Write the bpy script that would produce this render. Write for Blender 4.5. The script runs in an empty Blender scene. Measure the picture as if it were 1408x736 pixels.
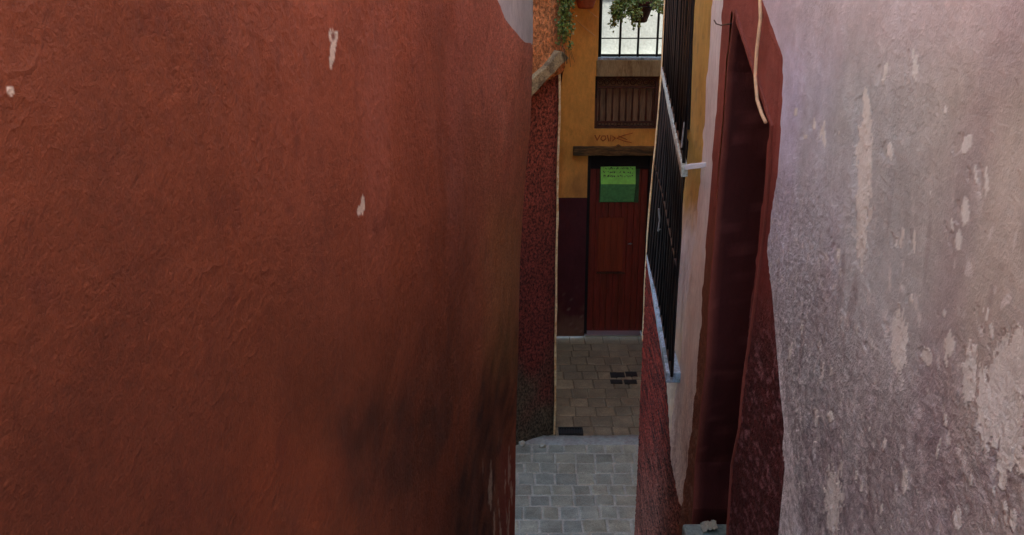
import bpy, bmesh, math, random
from mathutils import Vector, noise
random.seed(7)
R = math.radians
EYE = 4.37
PITCH = R(18); CP, SP = math.cos(PITCH), math.sin(PITCH)
FPX = 1400.0
sc = bpy.context.scene
col = sc.collection

# ------------------------------------------------------------------ camera maths (to find where things stand)
def ray(u, v):
    a = (u-704)/FPX; b = (368-v)/FPX
    return a, CP + b*SP, -SP + b*CP
def P(u, v, Y):
    a, y, z = ray(u, v); t = Y/y
    return Vector((a*t, Y, EYE + z*t))
def proj(p):
    x, y, dz = p[0], p[1], p[2]-EYE
    d = y*CP - dz*SP
    if d < .05: d = .05
    return 704 + FPX*x/d, 368 - FPX*(y*SP + dz*CP)/d
def on_floor(u, v, z=0.0):
    a, y, zz = ray(u, v); t = (z-EYE)/zz
    return Vector((a*t, y*t, z))
def on_plane(u, v, A, B):
    a, y, z = ray(u, v)
    ex, ey = B[0]-A[0], B[1]-A[1]
    t = (A[0]*ey - A[1]*ex)/(a*ey - y*ex)
    return Vector((a*t, y*t, EYE + z*t))

def lin(c):
    c /= 255.0
    return c/12.92 if c <= .04045 else ((c+.055)/1.055)**2.4
def C(r, g, b, k=1.0):
    return (min(.9, lin(r)/k), min(.9, lin(g)/k), min(.9, lin(b)/k))
def mix(a, b, t):
    t = max(0., min(1., t))
    return (a[0]+(b[0]-a[0])*t, a[1]+(b[1]-a[1])*t, a[2]+(b[2]-a[2])*t)
def mul(a, s): return (a[0]*s, a[1]*s, a[2]*s)
def sm(a, b, x):
    t = max(0., min(1., (x-a)/(b-a))); return t*t*(3-2*t)
def interp(tab, x):
    if x <= tab[0][0]: return tab[0][1]
    for (a, fa), (b, fb) in zip(tab, tab[1:]):
        if x <= b: return fa + (fb-fa)*(x-a)/(b-a)
    return tab[-1][1]
def N(p, s, sy=None, o=0.0):
    return noise.noise(Vector((p[0]*s+o, p[1]*s+o*1.7, p[2]*(sy if sy is not None else s)-o)))
def inside(u, v, poly):
    c = False; n = len(poly); j = n-1
    for i in range(n):
        xi, yi = poly[i]; xj, yj = poly[j]
        if (yi > v) != (yj > v) and u < (xj-xi)*(v-yi)/(yj-yi)+xi: c = not c
        j = i
    return c

# ------------------------------------------------------------------ materials
def newmat(name):
    m = bpy.data.materials.new(name); m.use_nodes = True
    nt = m.node_tree; b = nt.nodes['Principled BSDF']
    return m, nt, b
def nz(nt, scale, detail=4, rough=.55, vec=None):
    n = nt.nodes.new('ShaderNodeTexNoise'); n.inputs['Scale'].default_value = scale
    n.inputs['Detail'].default_value = detail; n.inputs['Roughness'].default_value = rough
    if vec is not None: nt.links.new(vec, n.inputs['Vector'])
    return n.outputs['Fac']
def math_n(nt, op, a, b=None, clamp=False):
    n = nt.nodes.new('ShaderNodeMath'); n.operation = op; n.use_clamp = clamp
    for i, x in enumerate((a, b)):
        if x is None: continue
        if isinstance(x, (int, float)): n.inputs[i].default_value = x
        else: nt.links.new(x, n.inputs[i])
    return n.outputs[0]
def ramp(nt, f, lo, hi, a, b):
    n = nt.nodes.new('ShaderNodeMapRange'); n.clamp = True
    nt.links.new(f, n.inputs[0])
    n.inputs[1].default_value = lo; n.inputs[2].default_value = hi; n.inputs[3].default_value = a; n.inputs[4].default_value = b
    return n.outputs[0]
def coords(nt, sx=1, sy=1, sz=1):
    g = nt.nodes.new('ShaderNodeNewGeometry')
    t = nt.nodes.new('ShaderNodeTexCoord')
    m = nt.nodes.new('ShaderNodeMapping'); m.inputs['Scale'].default_value = (sx, sy, sz)
    nt.links.new(t.outputs['Object'], m.inputs['Vector'])
    return m.outputs['Vector']
def tint(nt, colour, f):
    """colour * f"""
    n = nt.nodes.new('ShaderNodeMix'); n.data_type = 'RGBA'; n.blend_type = 'MULTIPLY'
    n.inputs[0].default_value = 1
    nt.links.new(colour, n.inputs[6])
    cb = nt.nodes.new('ShaderNodeCombineColor')
    for i in range(3): nt.links.new(f, cb.inputs[i])
    nt.links.new(cb.outputs[0], n.inputs[7])
    return n.outputs[2]
def mixc(nt, f, a, b):
    n = nt.nodes.new('ShaderNodeMix'); n.data_type = 'RGBA'
    for i, x in ((0, f), (6, a), (7, b)):
        if isinstance(x, (int, float)): n.inputs[i].default_value = x
        elif isinstance(x, tuple): n.inputs[i].default_value = (*x, 1)
        else: nt.links.new(x, n.inputs[i])
    return n.outputs[2]
def bump(nt, b, h, strength, dist):
    n = nt.nodes.new('ShaderNodeBump'); n.inputs['Strength'].default_value = strength; n.inputs['Distance'].default_value = dist
    nt.links.new(h, n.inputs['Height']); nt.links.new(n.outputs[0], b.inputs['Normal'])

def plaster(name, rough=.85, spec=.3, fine=.18, stroke=1.0, zs_=.45, ys_=1, ridges=0.0):
    """painted plaster; base colour = vertex paint, 'grain' attribute sets grit"""
    m, nt, b = newmat(name)
    at = nt.nodes.new('ShaderNodeAttribute'); at.attribute_name = 'paint'
    gr = nt.nodes.new('ShaderNodeAttribute'); gr.attribute_name = 'grain'
    g = gr.outputs['Fac']
    v1 = coords(nt, 1, ys_, zs_); v2 = coords(nt)
    a1 = nz(nt, 34, 6, .6, v1); a2 = nz(nt, 170, 3, .6, v2); a3 = nz(nt, 9, 5, .6, v1); a4 = nz(nt, 85, 4, .65, v1)
    f = math_n(nt, 'MULTIPLY', ramp(nt, a1, .3, .7, 1-fine, 1+fine), ramp(nt, a3, .3, .7, 1-fine*.8, 1+fine*.8))
    sp = ramp(nt, a4, .36, .66, .62, 1.5)
    f2 = math_n(nt, 'ADD', math_n(nt, 'MULTIPLY', math_n(nt, 'SUBTRACT', sp, 1.0), g), 1.0)
    f = math_n(nt, 'MULTIPLY', f, f2)
    nt.links.new(tint(nt, at.outputs['Color'], f), b.inputs['Base Color'])
    b.inputs['Roughness'].default_value = rough; b.inputs['Specular IOR Level'].default_value = spec
    h = math_n(nt, 'ADD', math_n(nt, 'MULTIPLY', a1, .55*stroke), math_n(nt, 'MULTIPLY', a3, 1.3*stroke))
    a5 = nz(nt, 2.3, 3, .5, v2)
    patch = ramp(nt, a5, .40, .62, .12, 1.0)
    a6 = nz(nt, 15, 2.5, .5, v1)
    rg = math_n(nt, 'ABSOLUTE', math_n(nt, 'SUBTRACT', math_n(nt, 'MULTIPLY', a6, 2.0), 1.0))
    rg = math_n(nt, 'POWER', math_n(nt, 'SUBTRACT', 1.0, rg, True), 9.0)
    a7 = nz(nt, 3.7, 3, .5, v2)
    rg = math_n(nt, 'MULTIPLY', rg, ramp(nt, a7, .46, .60, 0, 1))
    h = math_n(nt, 'ADD', math_n(nt, 'MULTIPLY', h, patch), math_n(nt, 'MULTIPLY', rg, ridges))
    gg = math_n(nt, 'ADD', math_n(nt, 'MULTIPLY', g, .9), .04)
    h = math_n(nt, 'ADD', h, math_n(nt, 'MULTIPLY', math_n(nt, 'ADD', a2, a4), gg))
    bump(nt, b, h, .85, .012)
    nt.links.new(ramp(nt, a5, .35, .65, rough-.08, rough+.08), b.inputs['Roughness'])
    return m
def stucco(name, spec=.3, scale=78, hi=1.75, lo=.35, dist=.02, st=(1, 1, .75)):
    """coarse thrown plaster"""
    m, nt, b = newmat(name)
    at = nt.nodes.new('ShaderNodeAttribute'); at.attribute_name = 'paint'
    v = coords(nt, *st)
    w = nz(nt, 30, 2, .5, v)
    a = nz(nt, scale, 3, .6, v); c = nz(nt, scale*2.6, 2, .6, v)
    h = math_n(nt, 'ADD', a, math_n(nt, 'MULTIPLY', c, .35))
    f = ramp(nt, h, .52, .84, lo, hi)  # relief highlights and dark hollows put into the colour
    nt.links.new(tint(nt, at.outputs['Color'], f), b.inputs['Base Color'])
    b.inputs['Roughness'].default_value = .8; b.inputs['Specular IOR Level'].default_value = spec
    bump(nt, b, h, 1.0, dist)
    return m
def simple(name, colour, rough=.8, scale=30, var=.25, bmp=.4, dist=.004, metal=0, stretch=(1, 1, 1), spec=.4, dark=None):
    m, nt, b = newmat(name)
    v = coords(nt, *stretch)
    a = nz(nt, scale, 6, .6, v); c = nz(nt, scale*.17, 4, .6, v)
    f = math_n(nt, 'MULTIPLY', ramp(nt, a, .3, .7, 1-var, 1+var), ramp(nt, c, .3, .7, 1-var*.8, 1+var*.8))
    base = nt.nodes.new('ShaderNodeRGB'); base.outputs[0].default_value = (*colour, 1)
    o = base.outputs[0]
    if dark is not None: o = mixc(nt, ramp(nt, c, .45, .6, 0, 1), o, dark)
    nt.links.new(tint(nt, o, f), b.inputs['Base Color'])
    b.inputs['Roughness'].default_value = rough; b.inputs['Metallic'].default_value = metal
    b.inputs['Specular IOR Level'].default_value = spec
    bump(nt, b, a, bmp, dist)
    return m
def leafmat(name, c1, c2):
    m, nt, b = newmat(name)
    at = nt.nodes.new('ShaderNodeAttribute'); at.attribute_name = 'paint'
    nt.links.new(at.outputs['Color'], b.inputs['Base Color'])
    b.inputs['Roughness'].default_value = .5
    b.inputs['Subsurface Weight'].default_value = 0
    return m
def vpaint(name, rough=.7, spec=.4, scale=60, var=.22, dist=.004, bmp=.6):
    m, nt, b = newmat(name)
    at = nt.nodes.new('ShaderNodeAttribute'); at.attribute_name = 'paint'
    v = coords(nt); a = nz(nt, scale, 5, .65, v); c = nz(nt, 5, 7, .7, v)
    f = math_n(nt, 'MULTIPLY', ramp(nt, a, .3, .7, 1-var, 1+var), ramp(nt, c, .3, .7, 1-var, 1+var))
    nt.links.new(tint(nt, at.outputs['Color'], f), b.inputs['Base Color'])
    nt.links.new(ramp(nt, c, .35, .65, rough-.12, rough+.12), b.inputs['Roughness'])
    b.inputs['Specular IOR Level'].default_value = spec
    bump(nt, b, a, bmp, dist)
    return m

M = {}
M['plaster'] = plaster('painted plaster', .74, .35, .06, .6, .85, .6, .2)
M['lilac'] = plaster('limewashed plaster', .85, .3, .07, .8, .8, .55)
M['surround'] = plaster('gritty surround plaster', .8, .35, .10, 1, .8, .3)
M['flat'] = plaster('smooth paint', .75, .35, .10, .6)
M['stucco'] = stucco('rough stucco', .4, 58, 2.0, .25, .03)
M['stucco_side'] = stucco('rough dado stucco', .35, 60, 2.8, .12, .02, (1, .04, 1))
M['stucco_orange'] = stucco('rough orange stucco', .35, 42, 1.5, .45, .03)
M['iron'] = simple('black iron', (.005, .005, .006), .5, 60, .3, .5, .002, 0.0, (1, 1, .3), .3, (.02, .016, .013))
M['blue_ledge'] = simple('weathered blue ledge', C(150, 172, 185, .62), .75, 70, .35, .8, .006, dark=C(95, 115, 118, .62))
M['stone'] = simple('worn stone', C(150, 135, 100, .6), .9, 70, .45, 1, .012, dark=C(90, 80, 60, .6))
M['cream_edge'] = simple('cream plaster edge', C(205, 185, 145, .62), .85, 60, .25, .8, .005, dark=C(160, 130, 90, .62))
M['concrete'] = simple('stained concrete', C(146, 130, 92, .62), .9, 60, .3, .6, .004, stretch=(3, 1, .4), dark=C(108, 92, 62, .62))
M['wood_dark'] = simple('dark wood', C(62, 36, 24, .5), .7, 40, .35, .6, .004, stretch=(3, 1, .25))
M['wood_board'] = simple('grey brown boards', C(116, 92, 66, .5), .8, 40, .35, .6, .004, stretch=(3, 1, .25))
M['lintel'] = simple('old lintel timber', C(92, 70, 38, .5), .85, 55, .5, 1, .012, stretch=(.3, 1, 2), dark=C(48, 38, 22, .5))
M['door_red'] = simple('red door paint', C(98, 36, 26, .5), .5, 40, .3, .5, .002, stretch=(3, 1, .2), dark=C(78, 30, 18, .5))
M['door_brown'] = simple('brown door panel', C(102, 42, 22, .5), .55, 40, .25, .5, .002, stretch=(3, 1, .2))
M['black'] = simple('black frame and recess shade', (.010, .009, .010), .8, 40, .3, .5, .003)  # frame black; on the window panel it paints the recess's shade
M['white'] = simple('white plaster', (.40, .43, .41), .85, 40, .16, .6, .006)
M['whitestrip'] = simple('white strip', (.85, .85, .86), .5, 20, .05, .2, .001)
M['green_lit'] = simple('green card', (.30, .88, .12), .6, 30, .12, .3, .002)
M['green_shaded'] = simple('shaded green card', (.15, .56, .19), .6, 30, .2, .3, .002)  # same card, the lower flap's shade put into the colour
M['green_board'] = simple('green board', (.05, .13, .05), .7, 30, .3, .3, .002)
M['ink'] = simple('ink', (.015, .05, .015), .6, 30, .1, .1, .001)
M['graffiti'] = simple('red chalk', C(138, 72, 32, .5), .9, 90, .35, .3, .002)
M['terracotta'] = simple('terracotta', C(125, 60, 28, .6), .85, 30, .25, .5, .004)
M['pot_dark'] = simple('dark clay', C(52, 28, 20, .6), .8, 60, .4, .8, .004)
M['leaf'] = leafmat('leaves', None, None)
M['stem'] = simple('stems', (.06, .05, .02), .8, 30, .3, .4, .002)
M['cable'] = simple('beige cable', C(190, 160, 125, .6), .6, 30, .2, .3, .002)
M['wire'] = simple('thin wire', (.02, .018, .016), .5, 30, .2, .3, .001)
M['pale_twine'] = simple('pale twine', C(170, 130, 80, .6), .8, 30, .2, .3, .001)
M['paver'] = vpaint('stone pavers', .5, .5, 110, .4, .008, 1)
M['mortar'] = simple('mortar', C(152, 155, 142, .62), .85, 80, .25, .7, .005)
M['earth'] = simple('trodden earth', (.12, .10, .08), .95, 3, .3, .6, .02)
M['steps'] = simple('grey stone steps', (.24, .24, .23), .7, 30, .3, .8, .01)
M['doorstep'] = simple('grey green doorstep', C(105, 122, 118, .6), .7, 60, .3, .8, .006)
M['metal'] = simple('drain iron', (.03, .03, .028), .55, 60, .4, .6, .003)
M['latch'] = simple('pale latch', (.35, .35, .33), .45, 50, .3, .3, .002)
M['paper'] = simple('pale paper', C(150, 152, 138, .6), .8, 30, .1, .3, .002)
M['roof'] = simple('roof slab', (.28, .2, .15), .9, 10, .3, .6, .01)

# ------------------------------------------------------------------ object helpers
def tag(o, label=None, cat=None, group=None, kind=None):
    if label: o['label'] = label
    if cat: o['category'] = cat
    if group: o['group'] = group
    if kind: o['kind'] = kind
    return o
def empty(name, loc, label, cat, group=None):
    o = bpy.data.objects.new(name, None); col.objects.link(o); o.location = loc; o.empty_display_size = .1
    return tag(o, label, cat, group)
def link(name, me, mat, parent=None):
    if mat is not None: me.materials.append(mat)
    o = bpy.data.objects.new(name, me); col.objects.link(o)
    if parent is not None:
        o.parent = parent
        off = Vector(parent.location); q = parent.parent
        while q is not None: off += q.location; q = q.parent
        me.transform(__import__('mathutils').Matrix.Translation(-off))
    return o
class MB:
    def __init__(s): s.v = []; s.f = []; s.c = []
    def add(s, vs, fs, c=None):
        n = len(s.v); s.v += [tuple(x) for x in vs]; s.f += [tuple(i+n for i in f) for f in fs]
        s.c += [c or (.5, .5, .5)]*len(vs)
    def box(s, x0, x1, y0, y1, z0, z1, c=None):
        s.add([(x0,y0,z0),(x1,y0,z0),(x1,y1,z0),(x0,y1,z0),(x0,y0,z1),(x1,y0,z1),(x1,y1,z1),(x0,y1,z1)],
              [(0,3,2,1),(4,5,6,7),(0,1,5,4),(1,2,6,5),(2,3,7,6),(3,0,4,7)], c)
    def tube(s, pts, r, n=8, c=None, cap=True):
        pts = [Vector(p) for p in pts]; rings = []
        for i, p in enumerate(pts):
            d = (pts[min(i+1, len(pts)-1)]-pts[max(i-1, 0)]).normalized()
            a = d.orthogonal().normalized() if i == 0 else (rings_a - d*rings_a.dot(d)).normalized()
            rings_a = a; b = d.cross(a)
            rr = r[i] if isinstance(r, (list, tuple)) else r
            rings.append([p + (a*math.cos(k*2*math.pi/n)+b*math.sin(k*2*math.pi/n))*rr for k in range(n)])
        vs = [q for rg in rings for q in rg]; fs = []
        for i in range(len(pts)-1):
            for k in range(n):
                fs.append((i*n+k, i*n+(k+1)%n, (i+1)*n+(k+1)%n, (i+1)*n+k))
        if cap: fs.append(tuple(range(n-1, -1, -1))); fs.append(tuple((len(pts)-1)*n+k for k in range(n)))
        s.add(vs, fs, c)
    def prism(s, poly, off, c=None):
        """poly: 3D points, extruded by the vector off"""
        n = len(poly); off = Vector(off); vs = [Vector(p) for p in poly] + [Vector(p)+off for p in poly]
        fs = [tuple(range(n)), tuple(range(2*n-1, n-1, -1))] + [(i, i+n, (i+1) % n+n, (i+1) % n) for i in range(n)]
        s.add(vs, fs, c)
    def lathe(s, cx, cy, prof, n=28, c=None):
        vs = []; fs = []
        for (r, z) in prof:
            for k in range(n):
                a = 2*math.pi*k/n; vs.append((cx+r*math.cos(a), cy+r*math.sin(a), z))
        for i in range(len(prof)-1):
            for k in range(n):
                fs.append((i*n+k, i*n+(k+1)%n, (i+1)*n+(k+1)%n, (i+1)*n+k))
        s.add(vs, fs, c)
    def build(s, name, mat, parent=None, bevel=0, smooth=False, paint=False):
        me = bpy.data.meshes.new(name); me.from_pydata(s.v, [], s.f); me.update()
        if paint:
            at = me.color_attributes.new('paint', 'FLOAT_COLOR', 'POINT')
            for i, cc in enumerate(s.c): at.data[i].color = (*cc, 1)
        bm = bmesh.new(); bm.from_mesh(me); bmesh.ops.recalc_face_normals(bm, faces=bm.faces); bm.to_mesh(me); bm.free()
        if smooth: me.shade_smooth()
        o = link(name, me, mat, parent)
        if bevel:
            md = o.modifiers.new('bevel', 'BEVEL'); md.width = bevel; md.segments = 2; md.limit_method = 'ANGLE'
        return o

# ------------------------------------------------------------------ wall grids
def resample(poly, step_px, umin, umax):
    """points along a plan polyline spaced evenly as they are seen, coarse where unseen"""
    out = []; last_u = None; last = None
    for (A, B) in zip(poly, poly[1:]):
        L = math.hypot(B[0]-A[0], B[1]-A[1]); n = max(2, int(L/.002))
        for i in range(n):
            t = i/n; x = A[0]+(B[0]-A[0])*t; y = A[1]+(B[1]-A[1])*t
            if y > .9:
                u = 704+FPX*x/(y*.951)
            else: u = 1e6
            vis = umin-20 <= u <= umax+20
            corner = i == 0
            d = math.hypot(x-last[0], y-last[1]) if last else 9
            if corner or (vis and last_u is not None and abs(u-last_u) >= (step_px(u) if callable(step_px) else step_px)) or (vis and d > .05) or d > .3:
                out.append((x, y)); last = (x, y); last_u = u
    out.append(poly[-1])
    return out
def gridwall(pts, z_top, z_bot, mrows, post, classify, parts, parent, close=False, ymin=.9, hmax=None):
    """pts: plan points; mrows: slopes below eye level; post(p)->moved p ; classify(u,v,p)->key or None
       parts: key -> (name, material, paintfunc) ; paintfunc(u,v,p)->(rgb, grain)"""
    cols = []
    for (x, y) in pts:
        Ye = max(y, ymin)
        zs = [EYE - m*Ye for m in mrows]
        zs = [z for z in zs]
        a = zs[0]; b = zs[-1]
        top = [z_top + (a-z_top)*(i/8.0) for i in range(8)]
        bot = [b + (z_bot-b)*((i+1)/4.0) for i in range(4)] 
        zz = top + zs + bot
        cols.append([Vector((x, y, max(z, z_bot))) for z in zz])
    nr = len(cols[0]); nc = len(cols)
    V = []; UV = []
    for c in range(nc):
        for r in range(nr):
            p = post(cols[c][r]); V.append(p); UV.append(proj(p))
    groups = {}; allk = set()
    rng = range(nc if close else nc-1)
    for c in rng:
        c2 = (c+1) % nc
        for r in range(nr-1):
            q = (c*nr+r, c*nr+r+1, c2*nr+r+1, c2*nr+r)
            if abs(V[q[0]].z-V[q[1]].z) < 1e-6 and abs(V[q[2]].z-V[q[3]].z) < 1e-6: continue
            pc = (V[q[0]]+V[q[1]]+V[q[2]]+V[q[3]])/4
            k = classify(*proj(pc), pc)
            allk.add(k)
            if k is not None: groups.setdefault(k, []).append(q)
    fk = {}
    for k, faces in groups.items():
        for q in faces:
            for i in range(4):
                e = (q[i], q[(i+1) % 4]); e = (min(e), max(e)); fk.setdefault(e, set()).add((k, q[0]))
    nb = {}
    for e, ks in fk.items():
        kk = {a for a, b in ks}
        if len(kk) > 1 or (len(ks) == 1 and None in allk and 0 < e[0] % nr < nr-1 and 0 < e[0]//nr < nc-1):
            nb.setdefault(e[0], []).append(e[1]); nb.setdefault(e[1], []).append(e[0])
    for _ in range(5):
        new = {i: (V[i]*.5 + (V[n[0]]+V[n[1]])*.25) for i, n in nb.items() if len(n) == 2 and 0 < i % nr < nr-1}
        for i, q in new.items(): V[i] = q
    for i in nb: UV[i] = proj(V[i])
    res = {}
    for k, faces in groups.items():
        name, mat, pf = parts[k]
        ids = {}; vs = []; fs = []
        for q in faces:
            f = []
            for i in q:
                if i not in ids: ids[i] = len(vs); vs.append(i)
                f.append(ids[i])
            fs.append(f)
        me = bpy.data.meshes.new(name); me.from_pydata([V[i] for i in vs], [], fs); me.update()
        at = me.color_attributes.new('paint', 'FLOAT_COLOR', 'POINT')
        ga = me.attributes.new('grain', 'FLOAT', 'POINT'); at = me.color_attributes['paint']
        for j, i in enumerate(vs):
            cc, g = pf(UV[i][0], UV[i][1], V[i])
            at.data[j].color = (max(0, cc[0]), max(0, cc[1]), max(0, cc[2]), 1); ga.data[j].value = g
        me.shade_smooth()
        res[k] = link(name, me, mat, parent)
    return res
MR = [.03 + i*.0019 for i in range(345)]

def chips(u, v, p, lst):
    """lst of (u, v, half width, half height, slant); returns 0..1, ragged outline"""
    best = 0
    for (cu, cv, w, h, s) in lst:
        dv = (v-cv)/h
        if abs(dv) > 1.5: continue
        du = (u-cu-s*(v-cv))/w
        if abs(du) > 1.8: continue
        r = math.sqrt(du*du + dv*dv)
        r += .45*N(p, 34, 12, cu) + .42*N(p, 100, 42, cv) + .25*N(p, 160, 90, cv)
        best = max(best, sm(1.04, .94, r))
    return best

# ================================================================== LEFT RED HOUSE
K = .52
LSHIFT = [(1, -.085), (1.86, -.079), (2.36, -.069), (2.78, -.058), (3.12, -.040), (3.5, -.010), (3.8, 0)]
def post_left(p):
    x, y, z = p
    w = max(0, min(1.05, y/5))**2
    if x > -1.2 and y < 5.15:
        x += interp(LSHIFT, z)*w
        front = sm(5.02, 4.9, y)
        pt = sm(-.15, .35, N(p, 1.6, 1.2, 77))
        d = .018*N(p, 1.3, None, 3) + .008*N(p, 4.5, 3.5, 5) + (.0004+.0032*pt)*N(p, 15, 10, 9) + .0007*pt*N(p, 34, 22, 12)
        x += d*front
        x += front*.0016*sm(.1, .4, N(p, 2.1, 1.7, 81))*(max(0.0, 1-abs(N(p, 17, 11, 82))*2.2))**4
    return Vector((x, y, z))
grey_poly = [(690, -12), (716, 26), (727, 45), (741, 72), (745, 90), (800, 90), (800, -500), (560, -500), (560, -210), (668, -45)]
def cls_left(u, v, p):
    if p.y > 5.01 or p.x < -1.2: return 'grey' if p.z > 3.9 else 'red'
    if p.y < .9: return 'grey' if p.z > 5.4 else 'red'
    return 'grey' if p.z + .03*N(p, 6, 6, 2) > 3.84 + .41*(5.0-p.y) + .10*sm(4.6, 5.0, p.y) - .06 else 'red'
L_chips = [(458, 50, 7, 9, 0), (457, 72, 3.2, 18, -.12), (498, 282, 3.6, 14, -.15), (494, 290, 2.6, 6, 0), (14, 125, 5.5, 5.5, 0)]
stainA = [(462, 548), (495, 532), (560, 548), (622, 552), (640, 580), (618, 622), (592, 648), (566, 652), (548, 690), (526, 706), (500, 684), (484, 646), (460, 612)]
stainB = [(650, 560), (688, 470), (706, 400), (716, 360), (720, 560), (704, 600), (676, 640), (676, 800), (640, 800), (628, 700), (640, 640), (648, 600)]
stainC = [(410, 540), (470, 480), (600, 440), (700, 400), (720, 760), (560, 760), (480, 700), (380, 680)]
OFFS = [(0, 0), (1, 0), (-1, 0), (0, 1), (0, -1), (.7, .7), (-.7, .7), (.7, -.7), (-.7, -.7), (.45, .2), (-.45, -.2), (.2, -.45), (-.2, .45)]
def soft(poly, u, v, rad):
    if u < 380 or v < 340: return 0.0
    return sum(1 for (a, b) in OFFS if inside(u+a*rad, v+b*rad, poly))/len(OFFS)
def paint_left(u, v, p):
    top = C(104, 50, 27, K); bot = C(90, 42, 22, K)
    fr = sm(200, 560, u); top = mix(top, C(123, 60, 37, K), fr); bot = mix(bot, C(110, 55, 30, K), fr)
    fc = sm(600, 700, u); top = mix(top, C(158, 90, 68, K), fc); bot = mix(bot, C(136, 78, 44, K), fc)  # base lightened toward the corner to offset the alley's shade
    c = mix(top, bot, sm(0, 700, v))  # paler top, darker bottom: skylight falloff put into the base colour
    c = mul(c, 1 + .15*N(p, 2.2, 1.6, 1) + .09*N(p, 7, 6, 4) + .07*N(p, 18, 20, 6) + .10*N(p, 45, 60, 8))
    # paler, pinkish rubbed areas
    c = mix(c, C(142, 78, 60, K), .45*sm(.05, .5, N(p, 3.0, 1.6, 14))*sm(300, 620, u)*sm(480, 200, v))
    # orange undercoat showing low down
    o = sm(250, 420, u)*sm(560, 470, u)*sm(520, 640, v)
    c = mix(c, C(140, 62, 30, K), .32*o*(.6+.8*N(p, 6, 4, 21)))
    # dirt stains
    uu = u + 22*N(p, 6, 4, 30) + 9*N(p, 9, 14, 32); vv = v + 22*N(p, 6, 4, 31) + 12*N(p, 10, 16, 34)
    d = .36*soft(stainA, uu, vv, 30)
    d = max(d, .66*soft(stainB, uu, v, 14))
    d = min(.85, d + .38*soft(stainC, uu, vv, 75))
    edge = 718-u
    d = max(d, .18*sm(50, 10, abs(edge-70) + 12*N(p, 9, 3, 33))*sm(60, 180, v))
    d *= .9 + .5*N(p, 7, 11, 35)
    dirt = C(60, 32, 19, K)
    c = mix(c, dirt, d)
    # olive film near the corner
    c = mix(c, C(134, 96, 48, K), .4*sm(40, 8, abs(u-694)+8*N(p, 12, 3, 50))*sm(240, 330, v)*sm(560, 480, v))
    # orange brown runs between the stains
    run = sm(18, 4, abs(u-(640-.28*(v-560)) + 10*N(p, 14, 5, 52)))*sm(500, 560, v)
    c = mix(c, C(120, 58, 30, K), .6*run)
    c = mix(c, C(112, 46, 32, K), .7*sm(18, 8, abs(u-700)+6*N(p, 20, 5, 53))*sm(590, 640, v))
    # pale vertical scrapes low by the corner
    s1 = sm(.30, .5, N(p, 16, 5.0, 60) + .3*N(p, 30, 26, 63) + .22*sm(8, 2, abs(u-676)) + .15*sm(10, 2, abs(u-697)))*sm(585, 640, v)*sm(660, 670, u)*sm(716, 708, u)
    c = mix(c, C(168, 150, 125, K), .75*s1)
    s2 = sm(.25, .5, N(p, 14, 6.0, 61) + .3*N(p, 40, 40, 64))*sm(620, 690, u)*sm(120, 240, v)*sm(560, 400, v)
    c = mix(c, C(136, 92, 62, K), .30*s2)
    # paint worn thin right on the arris
    c = mix(c, C(140, 100, 80, K), .5*sm(.012, .0, 5.0-p.y)*sm(-.2, .4, N(p, 14, 6, 65)))
    # small dents suggested by darker colour alone
    c = mix(c, C(80, 34, 22, K), .3*sm(.44, .62, N(p, 15, 10, 70)))
    k = chips(u, v, p, L_chips)
    c = mix(c, C(188, 160, 140, K), k)
    if 453 < u < 462 and 44 < v < 58: c = mix(c, C(112, 50, 35, K), .85*sm(1.2, .7, math.hypot((u-458)/3, (v-50)/6)))
    g = .22 + .3*sm(500, 720, u) + .1*sm(.1, .4, N(p, 3, 3, 80))
    return c, g
def paint_grey(u, v, p):
    c = C(176, 168, 165, K*1.05)
    c = mul(c, 1 + .08*N(p, 5, 3, 2) + .05*N(p, 25, 20, 3))
    return c, .15
def paint_plain(c0, g0=.1, amp=.1):
    def f(u, v, p):
        return mul(c0, 1 + amp*N(p, 3, 2, 2) + amp*.6*N(p, 14, 8, 5)), g0
    return f

house_l = empty('red_house', (-1.5, 2, 0), 'long brick red plastered house wall filling the left side, stained dark low at its corner', 'house')
plan_l = [(-3.2, -2.0), (-.72, -2.0), (-.69, .8), (-.61, 1.15), (.10, 4.985), (.085, 5.0), (-.5, 5.04), (-3.2, 5.2)]
pts = resample(plan_l, lambda u: 2.2 if u < 430 else 1.15, -300, 745)
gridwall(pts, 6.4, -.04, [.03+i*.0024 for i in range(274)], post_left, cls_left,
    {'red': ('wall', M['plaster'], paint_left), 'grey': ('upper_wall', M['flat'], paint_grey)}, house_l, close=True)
mb = MB(); mb.prism([(-3.3, -2.1, 6.38), (-.66, -2.1, 6.38), (-.55, 1.15, 6.38), (.14, 5.06, 6.38), (-3.3, 5.3, 6.38)], (0, 0, .16))
mb.build('roof', M['roof'], house_l)

# ================================================================== RIGHT SIDE: doorway house + lilac house (one wall line)
plan_r = [(.72, -2.0), (.72, 1.2), (.742, 2.91), (.755, 3.7), (.766, 4.3), (.845, 6.06), (.853, 6.1), (.9, 6.115), (3.2, 6.3)]
def wall_x(y):
    return interp([(b, a) for (a, b) in plan_r[:7]], y)
def lean_r(y, z):
    return .045*sm(2.5, 3.7, z)*max(0, min(1, y/6))**2
lilac_poly = [(1026, -60), (1050, 5), (1077, 80), (1075, 150), (1069, 240), (1061, 290), (1055, 345), (1061, 400), (1067, 470),
              (1072, 530), (1078, 590), (1086, 640), (1095, 736), (1102, 830), (1110, 3000), (9000, 3000), (9000, -9000), (900, -9000), (1005, -200)]
inner = [(1006, 13), (1030, 86), (1058, 172), (1052, 245), (1040, 355), (1024, 500), (1017, 590), (1006, 640), (1001, 720), (997, 830),
         (945, 830), (952, 730), (955, 700), (957, 636), (965, 570), (972, 500), (980, 360), (987, 250), (997, 100)]
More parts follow.
